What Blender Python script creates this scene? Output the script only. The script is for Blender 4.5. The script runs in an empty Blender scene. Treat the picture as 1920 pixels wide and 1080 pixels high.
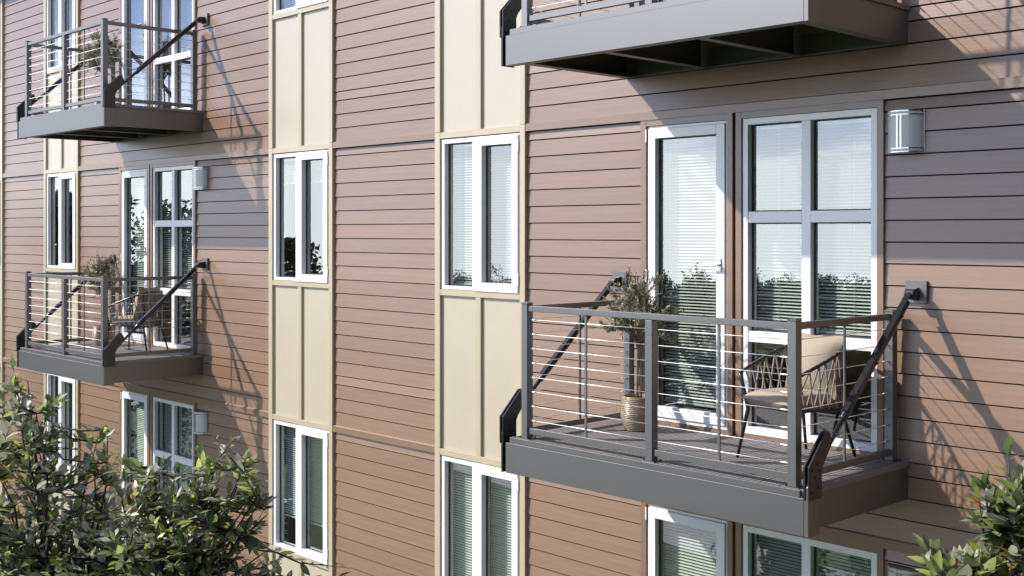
import bpy, math, random
import numpy as np
from mathutils import Vector, Matrix, noise
rnd = random.Random(7)
sc = bpy.context.scene
C = sc.collection
ZC = 7.8                      # camera height above the grass
# ------------------------------------------------------------------ camera
CAMX, CAMY = 7.389, -7.280
FPX = 2180.94                 # focal length in pixels of a 1920 wide frame
cam = bpy.data.cameras.new('camera'); camo = bpy.data.objects.new('camera', cam); C.objects.link(camo)
cam.sensor_width = 36.0; cam.lens = FPX / 1920 * 36; cam.shift_y = -105 / 1920
cam.clip_start = 0.05; cam.clip_end = 6000
camo.location = (CAMX, CAMY, ZC); camo.rotation_euler = (math.radians(90), 0, math.atan2(0.72034738, 0.69361348))
sc.camera = camo
# ------------------------------------------------------------------ world, sun, exposure
SUN = Vector((1.12, 1.0, -1.10)).normalized()          # direction the light travels
SEL = math.asin(-SUN.z); SROT = math.atan2(-SUN.x, -SUN.y)
w = bpy.data.worlds.new('World'); sc.world = w; w.use_nodes = True
nt = w.node_tree; bg = nt.nodes['Background']
N = nt.nodes.new; L = nt.links.new
tc = N('ShaderNodeTexCoord'); sep = N('ShaderNodeSeparateXYZ'); L(tc.outputs['Generated'], sep.inputs[0])
mx = N('ShaderNodeMath'); mx.operation = 'MAXIMUM'; L(sep.outputs[2], mx.inputs[0]); mx.inputs[1].default_value = 0.055
cb = N('ShaderNodeCombineXYZ'); L(sep.outputs[0], cb.inputs[0]); L(sep.outputs[1], cb.inputs[1]); L(mx.outputs[0], cb.inputs[2])
sky = N('ShaderNodeTexSky'); sky.sky_type = 'NISHITA'; sky.sun_disc = False
sky.sun_elevation = SEL; sky.sun_rotation = SROT; sky.air_density = 1.0; sky.dust_density = 0.3; sky.ozone_density = 2.0
L(cb.outputs[0], sky.inputs[0])
dv = N('ShaderNodeMath'); dv.operation = 'ADD'; L(mx.outputs[0], dv.inputs[0]); dv.inputs[1].default_value = 0.12
q = N('ShaderNodeVectorMath'); q.operation = 'DIVIDE'; L(cb.outputs[0], q.inputs[0])
c3 = N('ShaderNodeCombineXYZ')
for i in range(3): L(dv.outputs[0], c3.inputs[i])
L(c3.outputs[0], q.inputs[1])
nz = N('ShaderNodeTexNoise'); nz.inputs['Scale'].default_value = 1.1; nz.inputs['Detail'].default_value = 9; nz.inputs['Roughness'].default_value = 0.55
L(q.outputs[0], nz.inputs['Vector'])
rp = N('ShaderNodeValToRGB'); rp.color_ramp.elements[0].position = 0.44; rp.color_ramp.elements[1].position = 0.60
L(nz.outputs['Fac'], rp.inputs[0])
hz = N('ShaderNodeMapRange'); hz.inputs['From Min'].default_value = 0.0; hz.inputs['From Max'].default_value = 0.16
hz.inputs['To Min'].default_value = 0.8; hz.inputs['To Max'].default_value = 0.0; L(mx.outputs[0], hz.inputs['Value'])
mc = N('ShaderNodeMath'); mc.operation = 'MULTIPLY_ADD'; mc.inputs[1].default_value = 0.85; L(rp.outputs[0], mc.inputs[0]); L(hz.outputs[0], mc.inputs[2]); mc.use_clamp = True
mix = N('ShaderNodeMix'); mix.data_type = 'RGBA'
tn = N('ShaderNodeVectorMath'); tn.operation = 'MULTIPLY'; L(sky.outputs[0], tn.inputs[0]); tn.inputs[1].default_value = (0.85, 0.84, 1.06)
L(mc.outputs[0], mix.inputs['Factor']); L(tn.outputs[0], mix.inputs['A'])
cl_ = N('ShaderNodeVectorMath'); cl_.operation = 'MULTIPLY_ADD'; L(sky.outputs[0], cl_.inputs[0]); cl_.inputs[1].default_value = (1.10, 1.08, 1.22); cl_.inputs[2].default_value = (4.0, 3.9, 4.2)
L(cl_.outputs[0], mix.inputs['B'])
L(mix.outputs['Result'], bg.inputs[0]); bg.inputs[1].default_value = 0.145
sl = bpy.data.lights.new('sun', 'SUN'); sl.energy = 5.0; sl.angle = math.radians(0.9); sl.color = (1.0, 0.945, 0.87)
so = bpy.data.objects.new('sun', sl); C.objects.link(so); so.location = (-20, -20, 40)
so.rotation_euler = SUN.to_track_quat('-Z', 'Y').to_euler()
sc.view_settings.view_transform = 'Standard'; sc.view_settings.look = 'None'
sc.view_settings.exposure = 0.42; sc.view_settings.gamma = 1; sc.view_settings.use_curve_mapping = False
sc.render.engine = 'CYCLES'; sc.cycles.use_denoising = True
sc.cycles.max_bounces = 8; sc.cycles.transparent_max_bounces = 16; sc.cycles.diffuse_bounces = 3; sc.cycles.glossy_bounces = 3
sc.cycles.caustics_reflective = False; sc.cycles.caustics_refractive = False
sc.cycles.sample_clamp_indirect = 6

# ------------------------------------------------------------------ materials
def mat(name, col, rough=0.5, metal=0.0, spec=0.5, var=0.0, grain=None, bump=0.0, bscale=60, island=0.0, transl=0.0, ior=1.5):
    """procedural material: base colour with slow mottling (var), stretched grain, fine bump"""
    m = bpy.data.materials.new(name); m.use_nodes = True
    t = m.node_tree; p = t.nodes['Principled BSDF']; n = t.nodes.new; l = t.links.new
    p.inputs['Roughness'].default_value = rough; p.inputs['Metallic'].default_value = metal
    p.inputs['Specular IOR Level'].default_value = spec; p.inputs['IOR'].default_value = ior
    co = n('ShaderNodeTexCoord'); src = co.outputs['Object']
    if grain:
        mp = n('ShaderNodeMapping'); mp.inputs['Scale'].default_value = grain; l(src, mp.inputs[0]); src = mp.outputs[0]
    ns = n('ShaderNodeTexNoise'); ns.inputs['Scale'].default_value = 3.0 if not grain else 1.0
    ns.inputs['Detail'].default_value = 6; l(src, ns.inputs['Vector'])
    oi = n('ShaderNodeObjectInfo'); ge = n('ShaderNodeNewGeometry')
    ad = n('ShaderNodeMath'); ad.operation = 'ADD'; l(oi.outputs['Random'], ad.inputs[0]); l(ge.outputs['Random Per Island'], ad.inputs[1])
    fr = n('ShaderNodeMath'); fr.operation = 'FRACT'; l(ad.outputs[0], fr.inputs[0])
    a = n('ShaderNodeMapRange'); a.inputs['To Min'].default_value = 1 - island; a.inputs['To Max'].default_value = 1 + island; l(fr.outputs[0], a.inputs['Value'])
    b = n('ShaderNodeMapRange'); b.inputs['From Min'].default_value = 0.3; b.inputs['From Max'].default_value = 0.7
    b.inputs['To Min'].default_value = 1 - var; b.inputs['To Max'].default_value = 1 + var; l(ns.outputs['Fac'], b.inputs['Value'])
    mu = n('ShaderNodeMath'); mu.operation = 'MULTIPLY'; l(a.outputs[0], mu.inputs[0]); l(b.outputs[0], mu.inputs[1])
    vs = n('ShaderNodeVectorMath'); vs.operation = 'SCALE'; vs.inputs[0].default_value = col; l(mu.outputs[0], vs.inputs['Scale'])
    l(vs.outputs[0], p.inputs['Base Color'])
    if bump:
        nb = n('ShaderNodeTexNoise'); nb.inputs['Scale'].default_value = bscale if not grain else 6.0; nb.inputs['Detail'].default_value = 4; l(src, nb.inputs['Vector'])
        bp = n('ShaderNodeBump'); bp.inputs['Strength'].default_value = bump; bp.inputs['Distance'].default_value = 0.002
        l(nb.outputs['Fac'], bp.inputs['Height']); l(bp.outputs[0], p.inputs['Normal'])
    if transl:
        tr = n('ShaderNodeBsdfTranslucent'); l(vs.outputs[0], tr.inputs[0])
        ms = n('ShaderNodeMixShader'); ms.inputs[0].default_value = transl; l(p.outputs[0], ms.inputs[1]); l(tr.outputs[0], ms.inputs[2])
        l(ms.outputs[0], t.nodes['Material Output'].inputs[0])
    return m
M = {}
M['siding'] = mat('brown_siding', (0.226, 0.135, 0.083), 0.33, ior=1.5, var=0.10, grain=(1.2, 8, 30), bump=0.35, island=0.06, spec=1.0)
M['trim'] = mat('brown_trim', (0.216, 0.131, 0.081), 0.33, spec=1.0, ior=1.5, var=0.05, grain=(3, 8, 20), bump=0.15)
M['sheath'] = mat('dark_sheathing', (0.03, 0.02, 0.016), 0.8)
M['cream'] = mat('cream_panel', (0.465, 0.405, 0.30), 0.34, spec=1.0, ior=1.5, var=0.02, bump=0.12, bscale=120)
M['creamtrim'] = mat('cream_trim', (0.45, 0.375, 0.25), 0.34, spec=1.0, ior=1.5, var=0.03, bump=0.12, bscale=120)
M['white'] = mat('white_frame', (0.80, 0.785, 0.77), 0.30, spec=1.0, var=0.01)
M['gasket'] = mat('black_gasket', (0.02, 0.02, 0.02), 0.5)
M['char'] = mat('charcoal_paint', (0.034, 0.032, 0.029), 0.46, metal=0.0, spec=1.0, ior=1.75, var=0.05, bump=0.12, bscale=500)
M['char2'] = mat('charcoal_post', (0.042, 0.040, 0.039), 0.44, spec=1.0, ior=1.78, var=0.05)
M['black'] = mat('black_steel', (0.018, 0.018, 0.019), 0.28, spec=0.55, metal=0.0)
M['steel'] = mat('stainless_cable', (0.95, 0.93, 0.90), 0.52, metal=1.0)
M['chrome'] = mat('brushed_nickel', (0.55, 0.55, 0.56), 0.22, metal=1.0)
M['deck'] = mat('grey_deck_board', (0.20, 0.185, 0.18), 0.6, var=0.10, grain=(40, 2, 8), bump=0.2, island=0.06)
M['decktrim'] = mat('grey_deck_edge', (0.17, 0.16, 0.155), 0.55, var=0.05)
M['blind'] = mat('cream_blind', (0.70, 0.71, 0.67), 0.5, transl=0.12)
M['room'] = mat('room_wall', (0.30, 0.29, 0.27), 0.8)
M['roomfloor'] = mat('room_floor', (0.14, 0.10, 0.07), 0.5, var=0.2)
M['opal'] = mat('opal_glass', (0.56, 0.55, 0.52), 0.25, spec=0.6)
M['pot'] = mat('glazed_stoneware', (0.27, 0.195, 0.12), 0.32, var=0.35, grain=(1, 1, 60), bump=0.3)
M['soil'] = mat('potting_soil', (0.03, 0.02, 0.015), 0.9, bump=0.5)
M['bark'] = mat('olive_bark', (0.20, 0.155, 0.12), 0.8, var=0.25, bump=0.5)
M['twig'] = mat('dark_twig', (0.035, 0.022, 0.02), 0.6, var=0.2)
M['cushion'] = mat('beige_linen', (0.36, 0.29, 0.215), 0.85, var=0.05, bump=0.35, bscale=260, spec=0.2)
M['rope'] = mat('taupe_rope', (0.27, 0.23, 0.195), 0.8, var=0.2, bump=0.3, bscale=300)
M['grass'] = mat('lawn_grass', (0.075, 0.10, 0.035), 0.85, var=0.45, bump=0.6, bscale=6, spec=0.15)
M['path'] = mat('pale_path', (0.33, 0.31, 0.28), 0.8, var=0.1)
M['olive'] = [mat('olive_leaf_grey', (0.27, 0.27, 0.17), 0.45, transl=0.2), mat('olive_leaf_dark', (0.12, 0.12, 0.06), 0.4, transl=0.2), mat('olive_leaf_pale', (0.46, 0.42, 0.28), 0.5, transl=0.2)]
LEAFC = [('leaf_green', (0.22, 0.28, 0.10), 27), ('leaf_dark_green', (0.11, 0.14, 0.06), 20), ('leaf_yellow_green', (0.40, 0.45, 0.12), 14),
         ('leaf_silver', (0.52, 0.53, 0.41), 17), ('leaf_olive_grey', (0.31, 0.32, 0.21), 22), ('leaf_orange', (0.42, 0.17, 0.03), 1.2), ('leaf_brown', (0.16, 0.08, 0.04), 1.4)]
M['leaf'] = [mat(a, b, 0.34, transl=0.54, island=0.22, var=0.15, spec=0.6) for a, b, c in LEAFC]
M['dist'] = [mat('far_leaf_dark', (0.030, 0.048, 0.018), 0.7, transl=0.1), mat('far_leaf_mid', (0.055, 0.085, 0.03), 0.7, transl=0.1), mat('far_leaf_light', (0.10, 0.14, 0.05), 0.7, transl=0.15)]
M['farbark'] = mat('grey_bark', (0.10, 0.08, 0.06), 0.9)
def glassmat():
    m = bpy.data.materials.new('window_glass'); m.use_nodes = True; t = m.node_tree; t.nodes.remove(t.nodes['Principled BSDF'])
    n = t.nodes.new; l = t.links.new; out = t.nodes['Material Output']
    tr = n('ShaderNodeBsdfTransparent'); tr.inputs[0].default_value = (0.97, 1.0, 0.98, 1)
    gl = n('ShaderNodeBsdfGlossy'); gl.inputs['Roughness'].default_value = 0.0; gl.inputs[0].default_value = (0.95, 0.98, 1.0, 1)
    fr = n('ShaderNodeFresnel'); fr.inputs[0].default_value = 1.55
    mr = n('ShaderNodeMapRange'); mr.inputs['To Min'].default_value = GLASS0; mr.inputs['To Max'].default_value = 1.0; l(fr.outputs[0], mr.inputs['Value'])
    co = n('ShaderNodeTexCoord'); nb = n('ShaderNodeTexNoise'); nb.inputs['Scale'].default_value = 1.3; l(co.outputs['Object'], nb.inputs['Vector'])
    bp = n('ShaderNodeBump'); bp.inputs['Strength'].default_value = 0.05; bp.inputs['Distance'].default_value = 0.01; l(nb.outputs['Fac'], bp.inputs['Height']); l(bp.outputs[0], gl.inputs['Normal'])
    ge = n('ShaderNodeNewGeometry'); inv = n('ShaderNodeMath'); inv.operation = 'SUBTRACT'; inv.inputs[0].default_value = 1; l(ge.outputs['Backfacing'], inv.inputs[1])
    ml = n('ShaderNodeMath'); ml.operation = 'MULTIPLY'; l(mr.outputs[0], ml.inputs[0]); l(inv.outputs[0], ml.inputs[1])
    ms = n('ShaderNodeMixShader'); l(ml.outputs[0], ms.inputs[0]); l(tr.outputs[0], ms.inputs[1]); l(gl.outputs[0], ms.inputs[2]); l(ms.outputs[0], out.inputs[0])
    return m
GLASS0 = 0.20
M['glass'] = glassmat()

# ------------------------------------------------------------------ mesh helpers
class MB:
    def __init__(s): s.v = []; s.f = []; s.m = []
    def add(s, vs, fs, mi=0):
        o = len(s.v); s.v += [tuple(v) for v in vs]; s.f += [tuple(i + o for i in f) for f in fs]; s.m += [mi] * len(fs); return s
    def box(s, x0, x1, y0, y1, z0, z1, mi=0):
        return s.add([(x0,y0,z0),(x1,y0,z0),(x1,y1,z0),(x0,y1,z0),(x0,y0,z1),(x1,y0,z1),(x1,y1,z1),(x0,y1,z1)],
                     [(0,3,2,1),(4,5,6,7),(0,1,5,4),(1,2,6,5),(2,3,7,6),(3,0,4,7)], mi)
    def prism_x(s, pts, x0, x1, mi=0):      # pts = (y,z), any order; extruded along x
        n = len(pts)
        vs = [(x0, a, b) for a, b in pts] + [(x1, a, b) for a, b in pts]
        fs = [tuple(range(n)), tuple(range(2*n-1, n-1, -1))] + [(i, i+n, (i+1) % n + n, (i+1) % n) for i in range(n)]
        return s.add(vs, fs, mi)
    def tube(s, pts, r, seg=8, mi=0, cap=True):
        pts = [Vector(p) for p in pts]; rs = r if isinstance(r, (list, tuple)) else [r] * len(pts)
        vs = []; up = None
        for i, p in enumerate(pts):
            d = (pts[min(i+1, len(pts)-1)] - pts[max(i-1, 0)])
            if d.length < 1e-9: d = Vector((0, 0, 1))
            d.normalize()
            if up is None:
                up = Vector((0, 0, 1)) if abs(d.z) < 0.9 else Vector((1, 0, 0))
            a = d.cross(up)
            if a.length < 1e-4: a = d.cross(Vector((0.3, 1, 0.2)))
            a.normalize(); b = a.cross(d).normalized(); up = b
            for k in range(seg):
                t = 2 * math.pi * k / seg; vs.append(p + rs[i] * (math.cos(t) * a + math.sin(t) * b))
        fs = []
        for i in range(len(pts)-1):
            for k in range(seg):
                fs.append((i*seg+k, i*seg+(k+1) % seg, (i+1)*seg+(k+1) % seg, (i+1)*seg+k))
        if cap: fs += [tuple(range(seg-1, -1, -1)), tuple((len(pts)-1)*seg+k for k in range(seg))]
        return s.add(vs, fs, mi)
    def lathe(s, prof, seg=24, mi=0, c=(0, 0, 0)):
        vs = [(c[0]+r*math.cos(2*math.pi*k/seg), c[1]+r*math.sin(2*math.pi*k/seg), c[2]+z) for r, z in prof for k in range(seg)]
        fs = [(i*seg+k, i*seg+(k+1) % seg, (i+1)*seg+(k+1) % seg, (i+1)*seg+k) for i in range(len(prof)-1) for k in range(seg)]
        return s.add(vs, fs, mi)
    def mesh(s, name, mats, smooth=False):
        me = bpy.data.meshes.new(name); me.from_pydata(s.v, [], s.f)
        for m in (mats if isinstance(mats, list) else [mats]): me.materials.append(m)
        if len(set(s.m)) > 1: me.polygons.foreach_set('material_index', s.m)
        if smooth: me.polygons.foreach_set('use_smooth', [True] * len(me.polygons))
        me.update(); return me
    def obj(s, name, mats, parent=None, loc=(0, 0, 0), smooth=False, bevel=0, fix=True, **props):
        me = s.mesh(name, mats, smooth)
        if fix:
            import bmesh
            b = bmesh.new(); b.from_mesh(me); bmesh.ops.recalc_face_normals(b, faces=b.faces); b.to_mesh(me); b.free()
        return link(name, me, parent, loc, bevel, **props)
def link(name, me, parent=None, loc=(0, 0, 0), bevel=0, **props):
    o = bpy.data.objects.new(name, me); C.objects.link(o); o.location = loc
    if parent: o.parent = parent
    if bevel:
        bv = o.modifiers.new('bevel', 'BEVEL'); bv.width = bevel; bv.segments = 1; bv.limit_method = 'ANGLE'
    for k, v in props.items(): o[k] = v
    return o
def thing(name, loc, label, cat, group=None, rz=0):
    o = bpy.data.objects.new(name, None); C.objects.link(o); o.location = loc; o.rotation_euler = (0, 0, rz)
    o.empty_display_size = 0.2; o['label'] = label; o['category'] = cat
    if group: o['group'] = group
    return o
def dup(root, loc, label, rz=None, skip=()):
    r = root.copy(); C.objects.link(r); r.location = loc; r['label'] = label
    if rz is not None: r.rotation_euler = (0, 0, rz)
    for ch in root.children:
        if ch.name.split('.')[0] in skip: continue
        c = ch.copy(); C.objects.link(c); c.parent = r
        for g in ch.children:
            d = g.copy(); C.objects.link(d); d.parent = c
    return r

H = 3.028          # storey height
P = 9.34           # bay period
# ------------------------------------------------------------------ ground
def ground_h(x, y):
    d = max(0.0, math.hypot(x, y) - 45)
    return -0.046 * d * min(1.0, d / 60) + (0.10 * noise.noise(Vector((x * .05, y * .05, 0))) * min(8, d * .2))
def build_ground():
    xs = sorted({round(math.copysign(abs(t) ** 2.2, t) * 3000, 2) for t in np.linspace(-1, 1, 121)})
    vs = [(x, y, ground_h(x, y)) for y in xs for x in xs]; n = len(xs)
    fs = [(j*n+i, j*n+i+1, (j+1)*n+i+1, (j+1)*n+i) for j in range(n-1) for i in range(n-1)]
    b = MB(); b.add(vs, fs); b.obj('ground', M['grass'], smooth=True, fix=False, kind='structure')
    p = MB(); k = 40
    vs = []; fs = []
    for i in range(k+1):
        x = -45 + 90 * i / k; y = -17 - 2.2 * math.sin(i * .22)
        vs += [(x, y - .9, 0.012 + ground_h(x, y)), (x, y + .9, 0.012 + ground_h(x, y))]
    fs = [(2*i, 2*i+2, 2*i+3, 2*i+1) for i in range(k)]
    p.add(vs, fs); p.obj('path', M['path'], fix=False, kind='structure')
build_ground()

# ------------------------------------------------------------------ building
bld = thing('apartment_building', (0, 0, ZC), 'apartment building with brown lap siding, cream window bands and white windows', 'building')
XL, XR = -16.0, 8.0
STOREYS = (-2, -1, 0, 1)
LIFT = 0.0
OPEN = []     # openings (x0, x1, zbottom, ztop) per storey
BANDS = []
for k in (-1, 0):
    BANDS.append((-1.205 + k*P, 1.24)); BANDS.append((-4.155 + k*P, 1.255))
BANDS.append((-4.155 + P, 1.255))
for x0, wd in BANDS: OPEN.append((x0 + .095, x0 + wd - .07, -.545, .888))
for k in (-1, 0): OPEN.append((1.412 + k*P, 3.427 + k*P, -1.50, .845))
OPEN.sort()
def wall_core():
    b = MB(); y0, y1 = .022, .26
    for s in STOREYS:
        z0, z1 = -2.065 + s*H, .963 + s*H
        x = XL
        for a, c, zb, zt in OPEN:
            b.box(x, a, y0, y1, z0, z1); b.box(a, c, y0, y1, z0, zb + s*H); b.box(a, c, y0, y1, zt + s*H, z1); x = c
        b.box(x, XR, y0, y1, z0, z1)
    return b
wall_core().obj('wall', M['sheath'], bld)
# end walls, roof, floors and rooms
b = MB()
b.box(XL - .2, XL, .022, 9, -2.065 - 2*H, .963 + H); b.box(XR, XR + .2, .022, 9, -2.065 - 2*H, .963 + H); b.box(XL, XR, 8.8, 9, -2.065 - 2*H, .963 + H)
b.obj('end_wall', M['siding'], bld)
MB().box(XL - .4, XR + .4, -.25, 9.2, .963 + H + .003, .963 + H + .28).obj('roof', M['decktrim'], bld)
for s in STOREYS:
    MB().box(XL + .003, XR - .003, .263, 8.79, -1.80 + s*H, -1.53 + s*H).obj('floor_slab', M['roomfloor'], bld)
    MB().box(XL + .003, XR - .003, .263, 8.79, 1.10 + s*H, 1.20 + s*H).obj('ceiling', M['room'], bld)
    b = MB()
    for x in (-13.6, -9.35, -5.1, -2.6, .02, 4.6):
        b.box(x, x + .1, .265, 4.6, -1.527 + s*H, 1.097 + s*H)
    b.box(XL + .01, XR - .01, 4.6, 4.7, -1.527 + s*H, 1.097 + s*H)
    b.obj('partition', M['room'], bld)
# lines of the lap siding inside one storey, from the belt down
LINES = [.895] + [.816 - .1465*k for k in range(17)] + [-1.623, -1.770, -1.917, -2.065]
SEGS = {0: [(-2.895, -1.205, 1), (.035, 1.351, 1), (3.473, 5.185, 1)], -1: [(-2.895 - P, -1.205 - P, 0), (.035 - P, 1.351 - P, 1), (3.473 - P, 5.185 - P, 1)], 1: [(-16.0, -13.5, 0), (6.44, 8.0, 0)]}
def board(b, x0, x1, zt, zb):
    h = zt - zb - .0095
    b.prism_x([(-.0135, zb), (-.0050, zb + h), (.0215, zb + h - .012), (.0215, zb + .004), (.0, zb)], x0, x1)
boardmesh = {}
def siding():
    rest = MB()
    for k, segs in SEGS.items():
        for x0, x1, single in segs:
            for s in STOREYS:
                z = s*H
                one = (k == 0 and s in (-1, 0, 1)) or (k == -1 and single and s == 0) 
                for zt, zb in zip(LINES[:-1], LINES[1:]):
                    if k != 1 and zt < -1.6:      # full-length courses run on above the belt
                        if abs(x0 - (.035 + k*P)) < .01: x1_ = 5.185 + k*P
                        elif abs(x0 - (3.473 + k*P)) < .01: continue
                        else: x1_ = x1
                    else: x1_ = x1
                    if one:
                        key = (round(x1_-x0, 3), round(zt-zb, 3))
                        if key not in boardmesh:
                            m = MB(); board(m, 0, x1_-x0, zt-zb, 0); o = m.obj('siding_board', M['siding'], bld, (x0, 0, zb + z)); boardmesh[key] = o.data
                        else: link('siding_board', boardmesh[key], bld, (x0, 0, zb + z))
                    else: board(rest, x0, x1_, zt + z, zb + z)
                bb = MB(); bb.prism_x([(-.036, 0), (-.036, .062), (-.030, .068), (.0215, .068), (.0215, 0)], 0, x1-x0)
                bb.obj('belt_board', M['trim'], bld, (x0, 0, .895 + z))
    rest.obj('siding', M['siding'], bld, kind='stuff')
siding()
# belt over the balcony bays, header and jamb trim
for k in (-1, 0):
    for s in STOREYS:
        z = s*H; x = k*P
        bb = MB(); bb.prism_x([(-.036, 0), (-.036, .062), (-.030, .068), (.0215, .068), (.0215, 0)], 1.3513, 3.4727); bb.obj('belt_board', M['trim'], bld, (x, 0, .895 + z))
        for n, (a, c, zb, zt, yf) in enumerate([(1.351, 1.411, -1.62, .8945, -.030), (2.196, 2.246, -1.62, .8945, -.030), (2.272, 2.326, -1.62, .8945, -.030), (3.424, 3.473, -1.62, .8945, -.030)]):
            MB().box(a + x, c + x, yf, .30, zb + z, zt + z).obj('jamb_board', M['trim'], bld, bevel=.002)
        for a, c in [(1.411, 2.196), (2.326, 3.424)]:
            MB().box(a + x, c + x, -.028, .25, .847 + z, .8945 + z).obj('header_board', M['trim'], bld)
            MB().box(a + x, c + x, -.020, .25, -1.619 + z, -1.502 + z).obj('sill_board', M['trim'], bld)
# cream bands
def trimbox(x0, x1, y0, z0, z1, name='cream_trim', m='creamtrim'):
    return MB().box(x0, x1, y0, .0218, z0, z1).obj(name, M[m], bld, bevel=.0018)
for x0, wd in BANDS:
    for s in STOREYS:
        z = s*H
        trimbox(x0, x0 + .078, -.041, -2.0705 + z, .9555 + z)
        trimbox(x0 + wd - .066, x0 + wd, -.041, -2.0705 + z, .9555 + z)
        trimbox(x0 + .0782, x0 + wd - .0662, -.039, .8935 + z, .953 + z)
        trimbox(x0 + .0782, x0 + wd - .0662, -.039, -.606 + z, -.5475 + z)
        c = x0 + wd*.5
        trimbox(c - .036, c + .034, -.037, -2.074 + z, -.6062 + z)
        for a, e in [(x0 + .079, c - .037), (c + .035, x0 + wd - .067)]:
            MB().box(a, e, -.012, .0216, -2.073 + z, -.6065 + z).obj('cream_panel', M['cream'], bld)
        if s == 1: trimbox(x0 + .0782, x0 + wd - .0662, -.039, .953 + z, .962 + z)
# ---- windows
def frame_ring(b, x0, x1, z0, z1, y0, y1, l, r, t, bt, mi=0):
    b.box(x0, x0+l, y0, y1, z0, z1, mi); b.box(x1-r, x1, y0, y1, z0, z1, mi)
    b.box(x0+l, x1-r, y0, y1, z1-t, z1, mi); b.box(x0+l, x1-r, y0, y1, z0, z0+bt, mi)
def narrow_window(w):
    parts = []
    b = MB(); frame_ring(b, 0, w, -.544, .887, -.026, .09, .045, .03, .045, .032); b.box(w*.40, w*.475, -.020, .09, -.512, .842)
    parts.append(('window', b.mesh('window', M['white']), None, .002))
    g = MB(); g.box(.045, w*.40, .030, .038, -.512, .842); parts.append(('pane', g.mesh('pane', M['glass']), 0, 0))
    k = MB(); frame_ring(k, .0455, w*.3995, -.5115, .8415, .024, .045, .011, .011, .010, .010); parts.append(('gasket', k.mesh('gasket', M['gasket']), 0, 0))
    b = MB(); sx0, sx1 = w*.452, w - .012
    frame_ring(b, sx0, sx1, -.549, .872, -.050, .055, .105, .078, .078, .082); parts.append(('sash', b.mesh('sash', M['white']), 0, .002))
    g = MB(); g.box(sx0+.105, sx1-.078, .012, .020, -.467, .794); parts.append(('pane', g.mesh('pane', M['glass']), 0, 0))
    k = MB(); frame_ring(k, sx0+.1055, sx1-.0785, -.4665, .7935, .006, .03, .010, .010, .009, .009); parts.append(('gasket', k.mesh('gasket', M['gasket']), 0, 0))
    h = MB(); 
    for z in (-.48, .72): h.box(w-.0118, w-.002, -.052, -.030, z, z+.1)
    parts.append(('hinge', h.mesh('hinge', M['white']), 0, 0))
    return parts
def place(parts, loc):
    root = None
    for n, me, par, bev in parts:
        if par is None: root = link(n, me, bld, loc, bev)
        else: link(n, me, root, (0, 0, 0), bev)
    return root
for wd in (1.24, 1.255):
    parts = narrow_window(wd - .078 - .066 - .012)
    for x0, w2 in BANDS:
        if w2 == wd:
            for s in STOREYS: place(parts, (x0 + .084, 0, s*H))
def fixed_window():
    x0, x1 = 2.330, 3.420; parts = []
    b = MB(); frame_ring(b, x0, x1, -1.50, .8445, -.018, .10, .045, .045, .048, .055)
    b.box(2.828, 2.902, -.012, .10, -1.445, .7965)
    for zb, zt in ((.068, .151), (-.816, -.735)):
        b.box(x0+.045, 2.8278, -.0125, .10, zb, zt); b.box(2.9022, x1-.045, -.0125, .10, zb, zt)
    parts.append(('window', b.mesh('window', M['white']), None, .002))
    for a, c in ((x0+.045, 2.828), (2.902, x1-.045)):
        for zb, zt in ((.151, .7965), (-.735, .068), (-1.445, -.816)):
            parts.append(('pane', MB().box(a, c, .038, .046, zb, zt).mesh('pane', M['glass']), 0, 0))
            k = MB(); frame_ring(k, a+.0003, c-.0003, zb+.0003, zt-.0003, .032, .055, .011, .010, .009, .009); parts.append(('gasket', k.mesh('gasket', M['gasket']), 0, 0))
    return parts
def door():
    x0, x1 = 1.4135, 2.194; parts = []
    b = MB(); frame_ring(b, x0, x1, -1.50, .8445, -.012, .10, .014, .018, .022, .03); parts.append(('door', b.mesh('door', M['white']), None, .002))
    b = MB(); frame_ring(b, x0+.015, x1-.024, -1.468, .820, -.026, .055, .072, .078, .075, .085); parts.append(('door_leaf', b.mesh('door_leaf', M['white']), 0, .002))
    parts.append(('pane', MB().box(x0+.087, x1-.102, .026, .034, -1.383, .745).mesh('pane', M['glass']), 0, 0))
    k = MB(); frame_ring(k, x0+.0873, x1-.1023, -1.3827, .7447, .020, .045, .011, .010, .009, .009); parts.append(('gasket', k.mesh('gasket', M['gasket']), 0, 0))
    h = MB(); h.box(2.118, 2.142, -.036, -.0262, -.30, -.20); h.tube([(2.130, -.036, -.25), (2.130, -.075, -.25)], .009); h.tube([(2.136, -.073, -.25), (2.0, -.078, -.252)], [.010, .008])
    parts.append(('handle', h.mesh('handle', M['chrome']), 0, 0))
    for z in (.72, -.4, -1.42):
        parts.append(('hinge', MB().tube([(x0-.002, -.030, z), (x0-.002, -.030, z+.10)], .008).mesh('hinge', M['white']), 0, 0))
    return parts
fw, dr = fixed_window(), door()
for k in (-1, 0):
    for s in STOREYS: place(fw, (k*P, 0, s*H)); place(dr, (k*P, 0, s*H))

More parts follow.
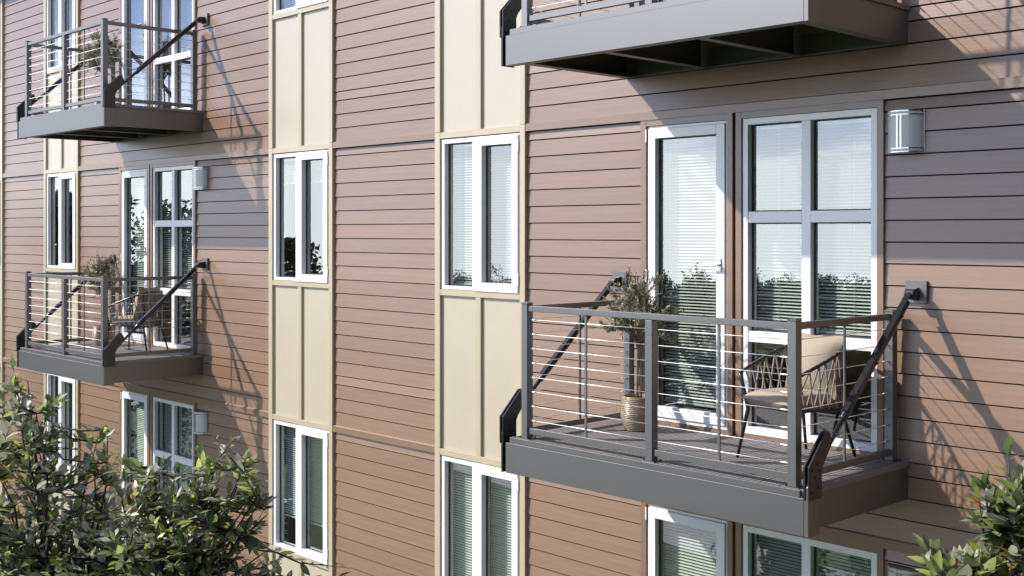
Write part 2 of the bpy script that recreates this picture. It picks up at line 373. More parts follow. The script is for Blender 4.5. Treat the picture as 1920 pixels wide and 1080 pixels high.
# ------------------------------------------------------------------ window blinds
slatmesh = {}
def blind(x0, x1, z0, z1, y, single, label, kx, s):
    t = thing('window_blind', ((x0+x1)/2 + kx*P, y, z1 + s*H + ZC), label, 'blind', 'venetian blinds behind the glass')
    w2 = (x1-x0)/2
    MB().box(-w2, w2, -.018, .018, -.035, 0).obj('headrail', M['blind'], t)
    n = int((z1-.05-z0)/.0245); ang = math.radians(24); hw = .0125
    dy, dz = hw*math.cos(ang), hw*math.sin(ang)
    def slat(b, z): b.add([(-w2, -dy, z-dz), (w2, -dy, z-dz), (w2, 0, z+.0018), (-w2, 0, z+.0018), (w2, dy, z+dz), (-w2, dy, z+dz)], [(0, 1, 2, 3), (3, 2, 4, 5)])
    if single:
        key = round(w2, 3)
        if key not in slatmesh: b = MB(); slat(b, 0); slatmesh[key] = b.mesh('slat', M['blind'], True)
        for i in range(n): link('slat', slatmesh[key], t, (0, 0, -.05 - .0245*i))
    else:
        b = MB()
        for i in range(n): slat(b, -.05 - .0245*i)
        b.obj('slat', M['blind'], t, fix=False, kind='stuff')
    MB().box(-w2, w2, -.012, .012, z0-z1-.002, z0-z1+.014).obj('bottom_rail', M['blind'], t)
    for cx in (-w2*.62, w2*.62):
        MB().tube([(cx, -.014, -.03), (cx, -.014, z0-z1)], .0014, 5).obj('cord', M['blind'], t)
DOORB = (1.50, 2.10, -1.36, .80); FIXB = (2.38, 3.37, -.72, .80)
def nb(x0, wd, zb=-.50): return (x0 + .10, x0 + wd - .09, zb, .85)
place_names = {0: 'middle floor', -1: 'lower floor', 1: 'top floor'}
for kx, side in ((0, 'right'), (-1, 'left')):
    for s in (1, 0, -1):
        blind(*DOORB, .105, kx == 0 and s < 1, 'cream blind inside the %s balcony door on the %s' % (side, place_names[s]), kx, s)
        blind(*FIXB, .115, kx == 0 and s < 1, 'cream blind inside the wide window by the %s balcony door, %s' % (side, place_names[s]), kx, s)
for (x0, wd), nm in ((BANDS[2], 'cream band beside the right balcony'), (BANDS[3], 'middle cream band'), (BANDS[0], 'far left cream band')):
    for s in (1, 0, -1):
        if s == 1 and x0 > -2: continue
        blind(*nb(x0, wd, {(-4.155, 0): .55, (-4.155, -1): -.22, (-10.545, 0): .40}.get((round(x0, 3), s), -.50)), .115, x0 > -2, 'cream blind inside the narrow window of the %s, %s' % (nm, place_names[s]), 0, s)

# ------------------------------------------------------------------ wall lamps
def lamp():
    t = thing('wall_lamp', (3.632, -.014, .525 + ZC), 'half round opal wall lamp beside the right balcony window on the middle floor', 'lamp', 'half round opal wall lamps')
    a, d, h = .121, .105, .28
    def arc(n=18, e=0.0): return [((a+e)*math.cos(math.pi*i/n), -(d+e)*math.sin(math.pi*i/n)) for i in range(n+1)]
    def shell(z0, z1, e):
        b = MB(); p = arc(18, e); n = len(p)
        b.add([(x, y, z0) for x, y in p] + [(x, y, z1) for x, y in p], [(i, i+1, i+1+n, i+n) for i in range(n-1)] + [tuple(range(n)), tuple(range(2*n-1, n-1, -1))]); return b
    MB().box(-a-.006, a+.006, -.004, .012, 0, h).obj('backplate', M['chrome'], t)
    shell(.012, h-.012, 0).obj('diffuser', M['opal'], t, smooth=False)
    for z in (.001, .024, h-.033, h-.009): shell(z, z+.008, .004).obj('band', M['chrome'], t)
    shell(.009, .024, .0015).obj('rim', M['opal'], t); shell(h-.025, h-.009, .0015).obj('rim', M['opal'], t)
    for ang in (96, 84):
        th = math.radians(ang); x, y = (a+.002)*math.cos(th), -(d+.002)*math.sin(th)
        MB().box(x-.006, x+.006, y-.002, y+.006, .032, h-.033).obj('bar', M['chrome'], t)
    return t
l0 = lamp()
dup(l0, (3.632, -.014, .525 + ZC - H), 'half round opal wall lamp at the lower right corner, under the balcony')
dup(l0, (3.632 - P, -.014, .525 + ZC), 'half round opal wall lamp between the two left balconies')
dup(l0, (3.632 - P, -.014, .525 + ZC - H), 'half round opal wall lamp above the leafy tree on the left')

# ------------------------------------------------------------------ balconies
BO = Vector((2.39, 0, -1.79))
def balcony():
    t = thing('balcony', (BO.x, BO.y, BO.z + ZC), 'nearest balcony, charcoal steel with cable rails, an armchair and an olive tree', 'balcony', 'charcoal steel balconies')
    off = tuple(-BO)
    def O(b, name, m, parent=t, bevel=0, smooth=False):
        return b.obj(name, M[m], parent, off if parent is t else (0, 0, 0), bevel=bevel, smooth=smooth)
    # frame
    b = MB().box(1.12, 3.658, -1.31, -1.30, -1.79, -1.567); b.box(1.12, 3.658, -1.2998, -1.235, -1.79, -1.782); b.box(1.12, 3.658, -1.2998, -1.235, -1.575, -1.568)
    O(b, 'front_beam', 'char', bevel=.002)
    for sgn, xo in ((-1, 1.18), (1, 3.64)):
        b = MB(); x = xo
        b.box(min(x, x - sgn*.008), max(x, x - sgn*.008), -1.2995, -.0, -1.776, -1.5575)
        b.box(min(x - sgn*.0082, x - sgn*.085), max(x - sgn*.0082, x - sgn*.085), -1.234, -.0, -1.776, -1.768)
        O(b, 'side_beam', 'char')
    b = MB().box(1.266, 3.554, -.055, -.016, -1.776, -1.768); b.box(1.266, 3.554, -.0158, -.010, -1.776, -1.56); O(b, 'rear_beam', 'char')
    for x in (2.00, 2.82):
        b = MB().box(x-.035, x+.035, -1.2345, -.0555, -1.776, -1.768); b.box(x-.035, x-.028, -1.234, -.056, -1.7678, -1.556); O(b, 'joist', 'char')
    # deck
    nb_, x0, x1 = 17, 1.19, 3.612; bw = (x1-x0)/nb_
    pb = [(0, 0)]
    for i in range(4):
        a = bw*.97*(i/4); c = bw*.97*((i+1)/4)
        pb += [(a+.002, .006), (a+.002, .030), (c-.006, .030), (c-.006, .018), (c-.001, .018)]
    pb += [(bw*.97, 0)]
    n = len(pb); me = None
    for i in range(nb_):
        if me is None:
            b = MB(); b.add([(p[0], -1.285, p[1]) for p in pb] + [(p[0], -.008, p[1]) for p in pb], [(k, k+1, k+1+n, k+n) for k in range(n-1)] + [tuple(range(n)), tuple(range(2*n-1, n-1, -1)), (n-1, 0, n, 2*n-1)])
            o = b.obj('deck_board', M['deck'], t, (off[0]+x0, 0, -1.554 + off[2])); me = o.data
        else: link('deck_board', me, t, (off[0]+x0+i*bw, 0, -1.554 + off[2]))
    O(MB().box(1.160, 3.628, -1.306, -1.287, -1.5665, -1.5235), 'deck_edge', 'char', bevel=.0015)
    O(MB().box(3.614, 3.656, -1.286, -.004, -1.5565, -1.522), 'deck_edge', 'decktrim', bevel=.0015)
    O(MB().box(1.164, 1.188, -1.286, -.004, -1.5565, -1.522), 'deck_edge', 'decktrim', bevel=.0015)
    # posts
    for x, y, f in ((1.288, -1.25, 1), (2.462, -1.25, 1), (3.558, -1.25, 1), (1.288, -.095, 0), (3.562, -.095, 0)):
        hw = .031
        zt = -.528
        if x == 2.462: zt = -.585
        p = O(MB().box(x-hw, x+hw, y-hw, y+hw, -1.517, zt), 'post', 'char2', bevel=.003)
        if x != 2.462:
            c = MB(); c.box(x-hw-.003, x+hw+.003, y-hw-.003, y+hw+.003, zt+.0003, zt+.006)
            c.add([(x-hw, y-hw, zt+.006), (x+hw, y-hw, zt+.006), (x+hw, y+hw, zt+.006), (x-hw, y+hw, zt+.006), (x-.02, y-.02, zt+.013), (x+.02, y-.02, zt+.013), (x+.02, y+.02, zt+.013), (x-.02, y+.02, zt+.013)],
                  [(4, 5, 6, 7), (0, 1, 5, 4), (1, 2, 6, 5), (2, 3, 7, 6), (3, 0, 4, 7)]); O(c, 'post_cap', 'char2', p)
        O(MB().box(x-.052, x+.052, max(y-.052, -1.2865), y+.052, -1.5235, -1.5172), 'base_plate', 'char2', p)
        for bx, by in ((-.042, -.026), (.042, -.026), (-.042, .040), (.042, .040)):
            O(MB().tube([(x+bx, y+by, -1.5171), (x+bx, y+by, -1.508)], .006, 6), 'bolt', 'black', p)
    # rails
    rt = dict(z0=-.583, z1=-.542)
    O(MB().box(1.3192, 3.5268, -1.272, -1.228, rt['z0'], rt['z1']), 'top_rail', 'char2', bevel=.003)
    for x in (1.288, 3.558):
        O(MB().box(x-.022, x+.022, -1.2188, -.1262, rt['z0'], rt['z1']), 'top_rail', 'char2', bevel=.003)
        O(MB().box(x-.018, x+.018, -1.2188, -.1262, -1.482, -1.440), 'bottom_rail', 'char2', bevel=.002)
        O(MB().box(x-.005, x+.005, -.688, -.670, -1.440, -.5832), 'baluster', 'char2')
    for a, c in ((1.3192, 2.4308), (2.4932, 3.5268)):
        O(MB().box(a, c, -1.268, -1.236, -1.482, -1.440), 'bottom_rail', 'char2', bevel=.002)
        m = (a+c)/2
        O(MB().box(m-.009, m+.009, -1.257, -1.245, -1.440, -.5832), 'baluster', 'char2')
    # cables
    r = .0027
    for k in range(8):
        z = -.645 - .1057*k
        for a, c in ((1.3192, 2.4308), (2.4932, 3.5268)):
            cb_ = O(MB().tube([(a, -1.251, z), (c, -1.251, z)], r, 6), 'cable', 'steel', smooth=True)
            O(MB().tube([(a-.0001 if a < 2 else c-.065, -1.251, z), (a+.065 if a < 2 else c+.0001, -1.251, z)], .0052, 8), 'cable_end', 'steel', cb_, smooth=True)
        for x in (1.288, 3.558):
            cb_ = O(MB().tube([(x, -1.2190, z), (x, -.1260, z)], r, 6), 'cable', 'steel', smooth=True)
            O(MB().tube([(x, -.1260, z), (x, -.190, z)], .0048, 8), 'cable_end', 'steel', cb_, smooth=True)
    # corner brackets and tie rods
    def pl(pts, xa, xb): return MB().prism_x(pts, xa, xb)
    mid = [(-1.312, -1.79), (-1.312, -1.50), (-1.300, -1.475), (-1.19, -1.475), (-1.19, -1.79)]
    outp = [(-1.318, -1.575), (-1.318, -1.375), (-1.130, -1.190), (-1.100, -1.188), (-1.062, -1.262), (-1.165, -1.385), (-1.180, -1.420), (-1.180, -1.575)]
    for sgn, xc, xw in ((1, 3.680, 3.706), (-1, 1.082, 1.132)):
        br = O(pl(mid, xc-.008, xc+.008), 'bracket', 'black' if sgn < 0 else 'char')
        if sgn > 0: O(MB().box(3.6585, 3.6715, -1.308, -1.20, -1.79, -1.5605), 'spacer', 'char', br)
        else: O(MB().box(1.0905, 1.1795, -1.29, -1.20, -1.776, -1.59), 'spacer', 'black', br)
        for e in (-1, 1):
            O(pl(outp, xc+e*.0145-.006, xc+e*.0145+.006), 'cheek_plate', 'black', br, bevel=.001)
        for by, bz in ((-1.285, -1.40), (-1.225, -1.37), (-1.25, -1.445), (-1.20, -1.41), (-1.285, -1.53), (-1.21, -1.51)):
            O(MB().tube([(xc-.024, by, bz), (xc+.0255, by, bz)], .0085, 8), 'bolt', 'black', br)
        top = Vector((xw, -.100, -.408)); bot = Vector((xc, -1.135, -1.330)); d = (top-bot).normalized()
        rod = O(MB().tube([bot - d*.02, bot + d*.30], .0155, 14), 'tie_rod', 'black', smooth=True)
        O(MB().tube([bot + d*.285, bot + d*.295, top - d*.075], [.018, .0235, .0235], 16), 'rod_sleeve', 'black', rod, smooth=True)
        sd = Vector((0, -d.z, d.y)); sd.normalize()
        if sd.z < 0: sd = -sd
        o2 = sd*.026
        ch = MB(); p0 = bot + d*.33 + o2; p1 = top - d*.02 + o2
        ch.add([p0 + Vector((e*.020, 0, 0)) + sd*f for f in (-.006, .004) for e in (-1, 1)] + [p1 + Vector((e*.020, 0, 0)) + sd*f for f in (-.006, .004) for e in (-1, 1)],
               [(0, 1, 3, 2), (4, 6, 7, 5), (0, 4, 5, 1), (2, 3, 7, 6), (0, 2, 6, 4), (1, 5, 7, 3)])
        O(ch, 'cover_strip', 'black', rod)
        for q_ in (.12, .55, .85): 
            pp = bot.lerp(top, q_); O(MB().tube([pp + Vector((-.028, 0, 0)), pp + Vector((.031, 0, 0))], .008, 8), 'bolt', 'black', rod)
        kn = top + Vector((0, .0, 0))
        O(MB().tube([kn + Vector((-.030, 0, 0)), kn + Vector((.030, 0, 0))], .036, 16), 'pivot', 'black', rod)
        O(MB().tube([kn + Vector((-.036, 0, 0)), kn + Vector((.036, 0, 0))], .014, 10), 'pivot_pin', 'black', rod)
        wp = O(MB().box(xw-.077, xw+.077, -.036, -.0142, -.470, -.322), 'wall_plate', 'char2', bevel=.002)
        c = MB(); c.prism_x([(-.0362, -.452), (-.0362, -.365), (-.100, -.378), (-.125, -.408), (-.105, -.436)], xw-.022, xw+.022); O(c, 'lug', 'black', wp)
    return t
bal = balcony()
def bloc(k, s): return (BO.x + k*P, 0, BO.z + ZC + s*H)
dup(bal, bloc(0, 1), 'balcony cut by the top edge above the wide window, its dark underside showing')
dup(bal, bloc(-1, 0), 'left balcony of the middle row, with an armchair and an olive tree')
dup(bal, bloc(-1, 1), 'upper left balcony with an olive tree and no chair')
dup(bal, bloc(-1, -1), 'lowest left balcony, mostly hidden behind the leafy tree')

# ------------------------------------------------------------------ armchair
def catmull(pts, n=6):
    out = []; p = [Vector(q) for q in pts]; p = [p[0]*2-p[1]] + p + [p[-1]*2-p[-2]]
    for i in range(1, len(p)-2):
        for k in range(n):
            t = k/n; a, b_, c, d = p[i-1], p[i], p[i+1], p[i+2]
            out.append(.5*((2*b_) + (c-a)*t + (2*a-5*b_+4*c-d)*t*t + (3*b_-a-3*c+d)*t**3))
    out.append(p[-2]); return out
def pillow(name, cx, cy, cz, lx, ly, lz, t, tilt=0, power=.35, seg=14, flat=4):
    """soft box-like cushion: superellipsoid with pinched corners"""
    vs = []; fs = []; n = seg
    R_ = Matrix.Rotation(tilt, 3, 'X')
    for side in (1, -1):
        for j in range(n+1):
            for i in range(n+1):
                u, v = 2*i/n-1, 2*j/n-1
                e = (max(0, 1-abs(u)**flat)*max(0, 1-abs(v)**flat))**power
                k = 1 - .09*(u*u*v*v <= 1)*(1-abs(u*v))*(abs(u)**6+abs(v)**6)
                p = Vector((u*lx/2*k, v*ly/2*k, side*lz/2*e + .006*noise.noise(Vector((u*2+cx, v*2, side)))))
                p = R_ @ p; vs.append((p.x+cx, p.y+cy, p.z+cz))
    m = (n+1)**2
    for s_ in (0, 1):
        for j in range(n):
            for i in range(n):
                a = s_*m + j*(n+1)+i; f = (a, a+1, a+n+2, a+n+1); fs.append(f if s_ == 0 else f[::-1])
    b = MB(); b.add(vs, fs); return b.obj(name, M['cushion'], t, smooth=True, fix=False)
def chair():
    # local frame: -y is the front, x the width, z=0 the deck
    t = thing('armchair', (0, 0, 0), 'roped armchair with beige cushions beside the corner post of the nearest balcony', 'armchair', 'roped patio armchairs')
    W, D = .245, .272
    arm = catmull([(-W, -D, .575), (-W-.012, -.08, .645), (-W-.005, .12, .715), (-W+.07, D, .765), (0, D+.055, .775), (W-.07, D, .765), (W+.005, .12, .715), (W+.012, -.08, .645), (W, -D, .575)], 7)
    MB().tube(arm, .0125, 8).obj('arm_rail', M['black'], t, smooth=True)
    seat = catmull([(-W+.035, -D+.03, .365), (-W+.02, 0, .355), (-W+.05, D-.03, .345), (0, D+.0, .345), (W-.05, D-.03, .345), (W-.02, 0, .355), (W-.035, -D+.03, .365)], 7)
    MB().tube(seat + [seat[0]], .011, 8).obj('seat_frame', M['black'], t, smooth=True)
    for sx in (-1, 1):
        MB().tube([(sx*W, -D, .575), (sx*(W-.01), -D+.005, .53), (sx*(W-.035), -D+.03, .37), (sx*(W-.045), -D+.03, .33), (sx*(W+.01), -D-.015, .0)], [.0125, .0125, .0135, .0145, .010], 8).obj('leg', M['black'], t, smooth=True)
        MB().tube([(sx*(W-.06), D-.02, .74), (sx*(W-.07), D-.03, .35), (sx*(W-.02), D+.06, .0)], [.0125, .0135, .010], 8).obj('leg', M['black'], t, smooth=True)
    n = 20
    A = [arm[int(2 + (len(arm)-5)*i/(n))] for i in range(n+1)]
    S = [seat[int(0 + (len(seat)-1)*i/(n))] for i in range(n+1)]
    me = None
    for i in range(n+1):
        for e in (-1, 1):
            j = i + e
            if 0 <= j <= n:
                a, s_ = A[i], S[j]; mm = (a+s_)/2 + Vector((0, 0, 0))
                MB().tube([a + Vector((0, 0, .014)), a, mm, s_, s_ - Vector((0, 0, .014))], [.0085, .0065, .005, .006, .009], 6).obj('rope', M['rope'], t, smooth=True)
    pillow('seat_cushion', 0, -.02, .405, .44, .54, .125, t)
    pillow('back_cushion', 0, D-.10, .625, .46, .43, .26, t, tilt=math.radians(78), power=.85, flat=2.4)
    return t
ch = chair()
DZ = -1.523 + ZC
ch.location = (3.09, -.50, DZ); ch.rotation_euler = (0, 0, math.radians(-12))
dup(ch, (2.86 - P, -.52, DZ), 'roped armchair with beige cushions on the left balcony of the middle row', rz=math.radians(-62))

# ------------------------------------------------------------------ potted olive trees
def olive(label, loc, rz=0, seed=3):
    r = random.Random(seed); t = thing('potted_olive', loc, label, 'potted tree', 'olive trees in ribbed pots', rz)
    prof = [(0, 0), (.085, 0)]
    for i in range(91):
        u = i/90; z = .004 + .255*u
        rad = .100 + .040*math.sin(min(1, u*1.9)*math.pi/2) - .010*max(0, u-.6)/.4
        prof.append((rad + .0023*math.sin(i*1.26) , z))
    prof += [(.122, .264), (.112, .262), (.110, .22)]
    p = MB().lathe(prof, 32).obj('pot', M['pot'], t, smooth=True)
    MB().lathe([(.1105, .225), (.05, .232), (0, .235)], 24).obj('soil', M['soil'], p, smooth=True)
    tr = MB()
    j = lambda s: r.uniform(-s, s)
    t1 = [(-.012, 0, .22), (-.016, .004, .34), (-.008, .0, .46), (-.002, 0, .56), (.004, .0, .64)]
    tr.tube(t1, [.0125, .011, .010, .010, .011], 8)
    tr.tube([(.022, .004, .22), (.03, 0, .36), (.026, .002, .5), (.012, 0, .60)], [.007, .006, .006, .006], 7)
    tips = []
    for i in range(44):
        a = r.uniform(0, 6.28); el = r.uniform(-.75, 1.45); R_ = .27*r.uniform(.4, 1.08)
        e = Vector((math.cos(a)*math.cos(el)*R_*1.05, math.sin(a)*math.cos(el)*R_*.9, .90 + math.sin(el)*R_*1.15))
        s0 = Vector((.004, 0, .60 + r.random()*.16)); mid = s0.lerp(e, .5) + Vector((j(.02), j(.02), .02))
        tr.tube([s0, mid, e], [.0055, .003, .0012], 5); tips.append((s0, mid, e))
    trk = tr.obj('trunk', M['bark'], t, smooth=True)
    fb = MB()
    for s0, mid, e in tips:
        for q_ in range(8):
            base = mid.lerp(e, r.random()); d = ((e-mid).normalized() + Vector((j(.8), j(.8), j(.7) + .25))).normalized(); ln = r.uniform(.05, .12)
            tip = base + d*ln; fb.tube([base, tip], [.0012, .0006], 3, 1)
            for m_ in range(15):
                u = m_/14; b0 = base.lerp(tip, u)
                dd = (d + Vector((j(.9), j(.9), j(.9)))).normalized(); nn = dd.cross(Vector((j(1), j(1), j(1)))).normalized(); l_ = r.uniform(.020, .038); w_ = l_*.19
                fb.add([b0, b0 + dd*l_*.5 + nn*w_, b0 + dd*l_, b0 + dd*l_*.5 - nn*w_], [(0, 1, 2, 3)], r.choice((0, 0, 0, 1, 1, 2)))
    fb.obj('foliage', M['olive'], t, fix=False, kind='stuff')
    return t
ol = olive('small olive tree in a ribbed pot on the nearest balcony', (1.615, -.37, DZ))
dup(ol, (1.66 - P, -.40, DZ), 'small potted olive tree behind the armchair on the left balcony of the middle row', rz=1.1)
dup(ol, (1.66 - P, -.40, DZ + H), 'small olive tree in a ribbed pot on the upper left balcony', rz=2.3)

# ------------------------------------------------------------------ leafy trees in front
def leaf_geo(k):
    r = random.Random(50 + k); L_, W_ = 1.0, r.uniform(.36, .50); fold = r.uniform(.10, .30); curl = r.uniform(-.35, .15)
    prof = [(0, .02), (.18, .62), (.42, 1.0), (.68, .80), (.88, .34), (1, 0)]
    vs = []; fs = []
    for u, wv in prof:
        z = curl*u*u; ww = W_/2*wv
        vs += [(-ww, u*L_, z + fold*ww), (0, u*L_, z), (ww, u*L_, z + fold*ww)]
    for i in range(len(prof)-1):
        a = 3*i; fs += [(a, a+1, a+4, a+3), (a+1, a+2, a+5, a+4)]
    return vs, fs
LG = [leaf_geo(k) for k in range(6)]
leafmesh = {}
def leafy_tree(name, label, base, crowns, n_twigs, lsize, seed, fork, group, thick=.05, orange=1.0):
    """trunk from the ground, limbs to twigs that fill the crown ellipsoids; leaves along every twig"""
    r = random.Random(seed); j = lambda s: r.uniform(-s, s)
    t = thing(name, base, label, 'tree', group); B = Vector(base)
    tb = MB(); fk = Vector(fork) - B
    tb.tube([(0, 0, 0), fk*.3 + Vector((j(.08), j(.08), 0)), fk*.7 + Vector((j(.05), j(.05), 0)), fk], [thick*1.5, thick*1.2, thick, thick*.75], 10)
    limbs = []; leaves = []
    tw = MB()
    # structural limbs
    ends = []
    for cx, cy, cz, rx, ry, rz_, wgt in crowns:
        for i in range(max(3, int(wgt*9))):
            e = Vector((cx + j(.6)*rx, cy + j(.6)*ry, cz + r.uniform(-.2, .55)*rz_)) - B
            m1 = fk.lerp(e, .4) + Vector((j(.07), j(.07), -.02)); m2 = fk.lerp(e, .75) + Vector((j(.05), j(.05), .02))
            pts = [fk, m1, m2, e]; tb.tube(pts, [thick*.42, thick*.3, thick*.2, thick*.1], 7); ends.append(pts)
    cw = [c[6] for c in crowns]
    for i in range(n_twigs):
        cx, cy, cz, rx, ry, rz_, _ = r.choices(crowns, cw)[0]
        while True:
            u = Vector((j(1), j(1), j(1)))
            if u.length < 1 and u.length > .25: break
        sh = r.uniform(.75, 1.12)
        e = Vector((cx + u.x*rx*sh, cy + u.y*ry*sh, cz + u.z*rz_*sh)) - B
        best = min((p for pts in r.sample(ends, min(6, len(ends))) for p in pts[1:]), key=lambda p: (p-e).length + max(0, p.z-e.z)*1.5)
        mid = best.lerp(e, .5) + Vector((j(.03), j(.03), -.02))
        Lt = (e-best).length
        if Lt > 1.0 and r.random() < .6: continue
        tw.tube([best, mid, e], [.0055, .0038, .0013], 5)
        d0 = (e-mid).normalized(); 
        nl = r.randint(8, 13); st = max(.0, 1 - .42/max(Lt, .01))
        for q_ in range(nl):
            f = st + (1-st)*(q_+.6)/nl
            b0 = best.lerp(mid, f*2) if f < .5 else mid.lerp(e, f*2-1)
            a = q_*2.4 + j(.5); side = Vector((math.cos(a), math.sin(a), .25*math.sin(a*1.7))); side = (side - side.dot(d0)*d0)
            if side.length < .05: side = Vector((1, 0, 0))
            d = (d0*r.uniform(.45, 1.0) + side.normalized()*r.uniform(.5, 1.0) + Vector((0, 0, .12))).normalized()
            up = Vector((j(.8), j(.8), 1)); x = d.cross(up).normalized(); z = x.cross(d)
            s = lsize*r.uniform(.62, 1.15)*(1 if q_ < nl-3 else .7)
            leaves.append((b0, d, x, z, s))
        for e2 in range(2):
            d = (d0 + Vector((j(.35), j(.35), j(.2)))).normalized(); x = d.cross(Vector((j(.4), j(.4), 1))).normalized(); leaves.append((e, d, x, x.cross(d), lsize*r.uniform(.5, .9)))
    tb.obj('trunk', M['twig'], t, smooth=True); tw.obj('twig', M['twig'], t, smooth=True, fix=False, kind='stuff')
    wts = [c*(orange if 'orange' in a else 1) for a, b, c in LEAFC]
    cp = Vector((CAMX, CAMY, ZC)); R3 = Vector((0.69361348, 0.72034738, 0)); F3 = Vector((-0.72034738, 0.69361348, 0))
    sc_ = []
    for i, (p, d, x, z, s) in enumerate(leaves):
        q_ = p + B + d*s*.5 - cp; dep = q_.dot(F3); px = 960 + FPX*q_.dot(R3)/dep; py = 435 - FPX*q_.z/dep
        vis = 0 < px < 1920 and 0 < py < 1080 and dep > 0
        face = abs(z.dot(q_.normalized()))
        sc_.append((-(s/dep)*(.3+face) if vis else 0, i))
    near = {i for v, i in sorted(sc_)[:298] if v < 0}
    rest = MB()
    for i, (p, d, x, z, s) in enumerate(leaves):
        g = r.randrange(6); mi = r.choices(range(len(LEAFC)), wts)[0]
        mtx = Matrix(((x.x, d.x, z.x, p.x), (x.y, d.y, z.y, p.y), (x.z, d.z, z.z, p.z), (0, 0, 0, 1))) @ Matrix.Scale(s, 4)
        if i in near:
            key = (g, mi)
            if key not in leafmesh: b = MB(); b.add(*LG[g]); leafmesh[key] = b.mesh('leaf', M['leaf'][mi], True)
            o = link('leaf', leafmesh[key], t); o.matrix_local = mtx
        else:
            rest.add([mtx @ Vector(v) for v in LG[g][0]], LG[g][1], mi)
    rest.obj('foliage', M['leaf'], t, smooth=True, fix=False, kind='stuff')
    return t
def at(px, py, dep):        # world point seen at a photo pixel at a given depth
    lx = (px-960)/FPX*dep; lz = (435-py)/FPX*dep
    return Vector((CAMX + .69361348*lx - .72034738*dep, CAMY + .72034738*lx + .69361348*dep, ZC + lz))
def crown(px, py, dep, rpx, rpy, rd, wgt): 
    c = at(px, py, dep); k = dep/FPX; return (c.x, c.y, c.z, rpx*k, rd, rpy*k, wgt)
d1 = 5.6
tb1 = at(120, 1500, d1)
leafy_tree('broadleaf_tree', 'leafy green tree reaching highest at the far left edge', (tb1.x, tb1.y, 0),
           [crown(60, 1000, d1, 200, 170, .40, 1.0), crown(70, 810, d1, 110, 90, .20, .22), crown(-40, 900, d1, 130, 190, .3, .4), crown(235, 1040, d1, 140, 110, .4, .7), crown(190, 850, d1, 60, 90, .1, .10), crown(20, 730, d1, 60, 50, .1, .05)],
           310, .078, 11, at(110, 1250, d1), 'leafy trees in front of the facade', .024)
d2 = 5.3
tb2 = at(330, 1500, d2)
leafy_tree('broadleaf_tree', 'leafy green tree between the left edge and the middle cream band', (tb2.x, tb2.y, 0),
           [crown(320, 1010, d2, 185, 140, .34, 1.0), crown(430, 1080, d2, 130, 100, .34, .4), crown(420, 900, d2, 100, 75, .16, .18), crown(480, 960, d2, 60, 80, .15, .1), crown(270, 880, d2, 70, 50, .12, .12), crown(612, 1092, d2, 32, 32, .1, .035)],
           240, .076, 23, at(320, 1230, d2), 'leafy trees in front of the facade', .024)
d3 = 3.0
tb3 = at(1990, 1500, d3)
leafy_tree('broadleaf_tree', 'leafy green tree entering at the lower right corner, nearest to the viewer', (tb3.x, tb3.y, 0),
           [crown(1950, 1100, d3, 120, 190, .16, 1.0), crown(1790, 1080, d3, 95, 70, .08, .35), crown(1885, 960, d3, 75, 110, .08, .5)],
           95, .072, 31, at(1980, 1300, d3), 'leafy trees in front of the facade', .014, 4.0)

# ------------------------------------------------------------------ trees and hedge behind the camera (seen in the glass)
def mir(px, dep):           # a point on the ground whose reflection shows at photo column px
    lx = (px-960)/FPX*dep
    return CAMX + .69361348*lx - .72034738*dep, -CAMY - (.72034738*lx + .69361348*dep)
def far_tree(px, dep, topy, wpx, label, seed, low=.25, n=900, ls=.30, group='trees across the lawn'):
    r = random.Random(seed); j = lambda s: r.uniform(-s, s)
    x, y = mir(px, dep); g = ground_h(x, y); top = ZC + (435-topy)/FPX*dep; h = top-g; rad = wpx/2/FPX*dep
    t = thing('tree', (x, y, g - .05), label, 'tree', group)
    b = MB(); b.tube([(0, 0, 0), (j(.2), j(.2), h*.35), (j(.3), j(.3), h*.7)], [h*.03, h*.022, h*.01], 8)
    cl = []
    for i in range(26):
        a = r.uniform(0, 6.28); u = r.random()**.6; zz = h*(low + (1-low)*r.random()); k = rad*(1-((zz/h-low)/(1-low)*2-.9)**2*.55)
        c = Vector((math.cos(a)*u*k, math.sin(a)*u*k, min(zz, h*.93))); cl.append((c, r.uniform(.25, .42)*rad))
        b.tube([(0, 0, h*.3), c*.5 + Vector((0, 0, h*.15)), c], [h*.012, h*.008, h*.003], 5)
    b.obj('trunk', M['farbark'], t)
    f = MB()
    for i in range(n):
        c, rr = r.choice(cl); v = Vector((j(1), j(1), j(1))); v = c + v*rr
        if v.z > h: v.z = h
        a = Vector((j(1), j(1), j(1))).normalized(); e = a.cross(Vector((j(1), j(1), j(1)))).normalized(); s = ls*r.uniform(.5, 1.1)
        f.add([v - a*s, v + e*s*.5, v + a*s, v - e*s*.5], [(0, 1, 2, 3)], r.choice((0, 0, 1, 1, 2)))
    f.obj('crown', M['dist'], t, fix=False)
    return t
far_tree(130, 27, 350, 250, 'tall open tree mirrored in the far left windows', 1, n=8500, ls=.11)
far_tree(300, 30, 372, 250, 'bushy tree mirrored in the left balcony door', 2, n=8500, ls=.11)
far_tree(430, 36, 420, 190, 'round tree standing behind the left balconies, mirrored beside the door', 3, n=6500, ls=.12)
far_tree(545, 30, 425, 120, 'tree mirrored in the middle band window', 4, n=4500, ls=.11)
far_tree(1700, 26, 640, 330, 'low bushy tree close to the lawn, mirrored in the lowest right window', 5, low=.1, n=5000, ls=.14)
far_tree(1455, 20, 905, 200, 'dark shrubby tree mirrored under the right balcony', 6, low=.08, n=4500, ls=.11)
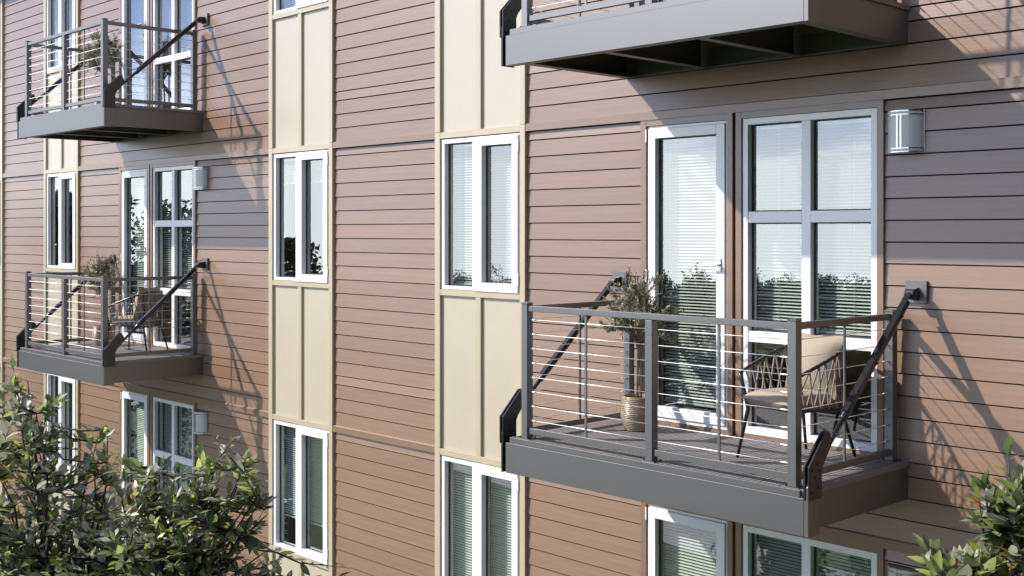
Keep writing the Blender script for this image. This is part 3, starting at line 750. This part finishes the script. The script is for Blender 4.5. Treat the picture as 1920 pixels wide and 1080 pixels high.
def woods():
    r = random.Random(9); f = MB(); j = lambda s: r.uniform(-s, s)
    for i in range(170):
        px = r.uniform(600, 2300); dep = r.uniform(85, 150); x, y = mir(px, dep); g = ground_h(x, y)
        top = ZC + (435 - r.gauss(517, 13))/FPX*dep; h = max(2.5, top-g); rad = h*r.uniform(.3, .55)
        cl = [(Vector((j(.7)*rad, j(.7)*rad, h*r.uniform(.25, .82))), rad*r.uniform(.3, .5)) for k in range(7)]
        for k in range(900):
            c, q = r.choice(cl); u = Vector((r.gauss(0, 1), r.gauss(0, 1), r.gauss(0, 1))).normalized(); v = Vector((x, y, g)) + c + u*q*r.uniform(.75, 1.05)
            a = Vector((j(1), j(1), j(1))).normalized(); e = a.cross(u).normalized(); s = r.uniform(.09, .18)
            f.add([v - a*s, v + e*s*.8, v + a*s, v - e*s*.8], [(0, 1, 2, 3)], r.choice((0, 1, 1, 2)))
    o = f.obj('distant_woods', M['dist'], fix=False, kind='stuff'); o['label'] = 'distant line of woods beyond the lawn, seen in the window glass'; o['category'] = 'woods'
    f = MB()
    for i in range(16000):
        u = r.random(); px = 850 + u*1400; dep = 52 + 4*math.sin(u*9) + j(2); x, y = mir(px, dep); g = ground_h(x, y)
        top = 2.6 + .9*noise.noise(Vector((u*30, 0, 0)))
        v = Vector((x, y, g + top*r.random())); a = Vector((j(1), j(1), j(1))).normalized(); e = a.cross(Vector((j(1), j(1), j(1)))).normalized(); s = r.uniform(.10, .24)
        f.add([v - a*s, v + e*s*.6, v + a*s, v - e*s*.6], [(0, 1, 2, 3)], r.choice((0, 0, 1, 1, 2)))
    o = f.obj('hedge', M['dist'], fix=False, kind='stuff'); o['label'] = 'clipped dark hedge along the far side of the lawn'; o['category'] = 'hedge'
woods()

def sky_block_tree(x, y, h, rad, label, seed):  # out-of-view tree, added to cut sky light and darken right-facing surfaces
    r = random.Random(seed); j = lambda q: r.uniform(-q, q); g = ground_h(x, y)
    t = thing('tree', (x, y, g - .05), label, 'tree', 'added out-of-view trees blocking sky light beyond the right end of the building')
    b = MB(); b.tube([(0, 0, 0), (j(.2), j(.2), h*.35), (j(.3), j(.3), h*.75)], [h*.025, h*.018, h*.006], 8)
    cl = [(Vector((j(1)*rad*.7, j(1)*rad*.7, h*r.uniform(.25, .9))), rad*r.uniform(.35, .55)) for i in range(22)]
    for c, q in cl: b.tube([(0, 0, h*.25), c*.5 + Vector((0, 0, h*.1)), c], [h*.01, h*.006, h*.002], 5)
    b.obj('trunk', M['farbark'], t)
    f = MB()
    for i in range(4200):
        c, q = r.choice(cl); v = c + Vector((j(1), j(1), j(1)))*q
        a = Vector((j(1), j(1), j(1))).normalized(); e = a.cross(Vector((j(1), j(1), j(1)))).normalized(); k = r.uniform(.2, .42)
        f.add([v - a*k, v + e*k*.5, v + a*k, v - e*k*.5], [(0, 1, 2, 3)], r.choice((0, 0, 1, 1, 2)))
    f.obj('crown', M['dist'], t, fix=False)
for x_, y_, h_, r_, lb, sd in [(10.8, -1.9, 14.0, 2.0, 'unseen tall tree added to block sky light, closest to the right end of the building front', 41), (11.6, -5.2, 15.0, 2.4, 'unseen tall tree added to block sky light, second out from the building at its right end', 42),
                               (12.2, -9.6, 15.5, 2.8, 'unseen tall tree added to block sky light, third out from the building at its right end', 43), (14.5, -14.5, 16.0, 3.6, 'unseen tall tree added to block sky light, farthest from the building front on the right', 44)]:
    sky_block_tree(x_, y_, h_, r_, lb, sd)
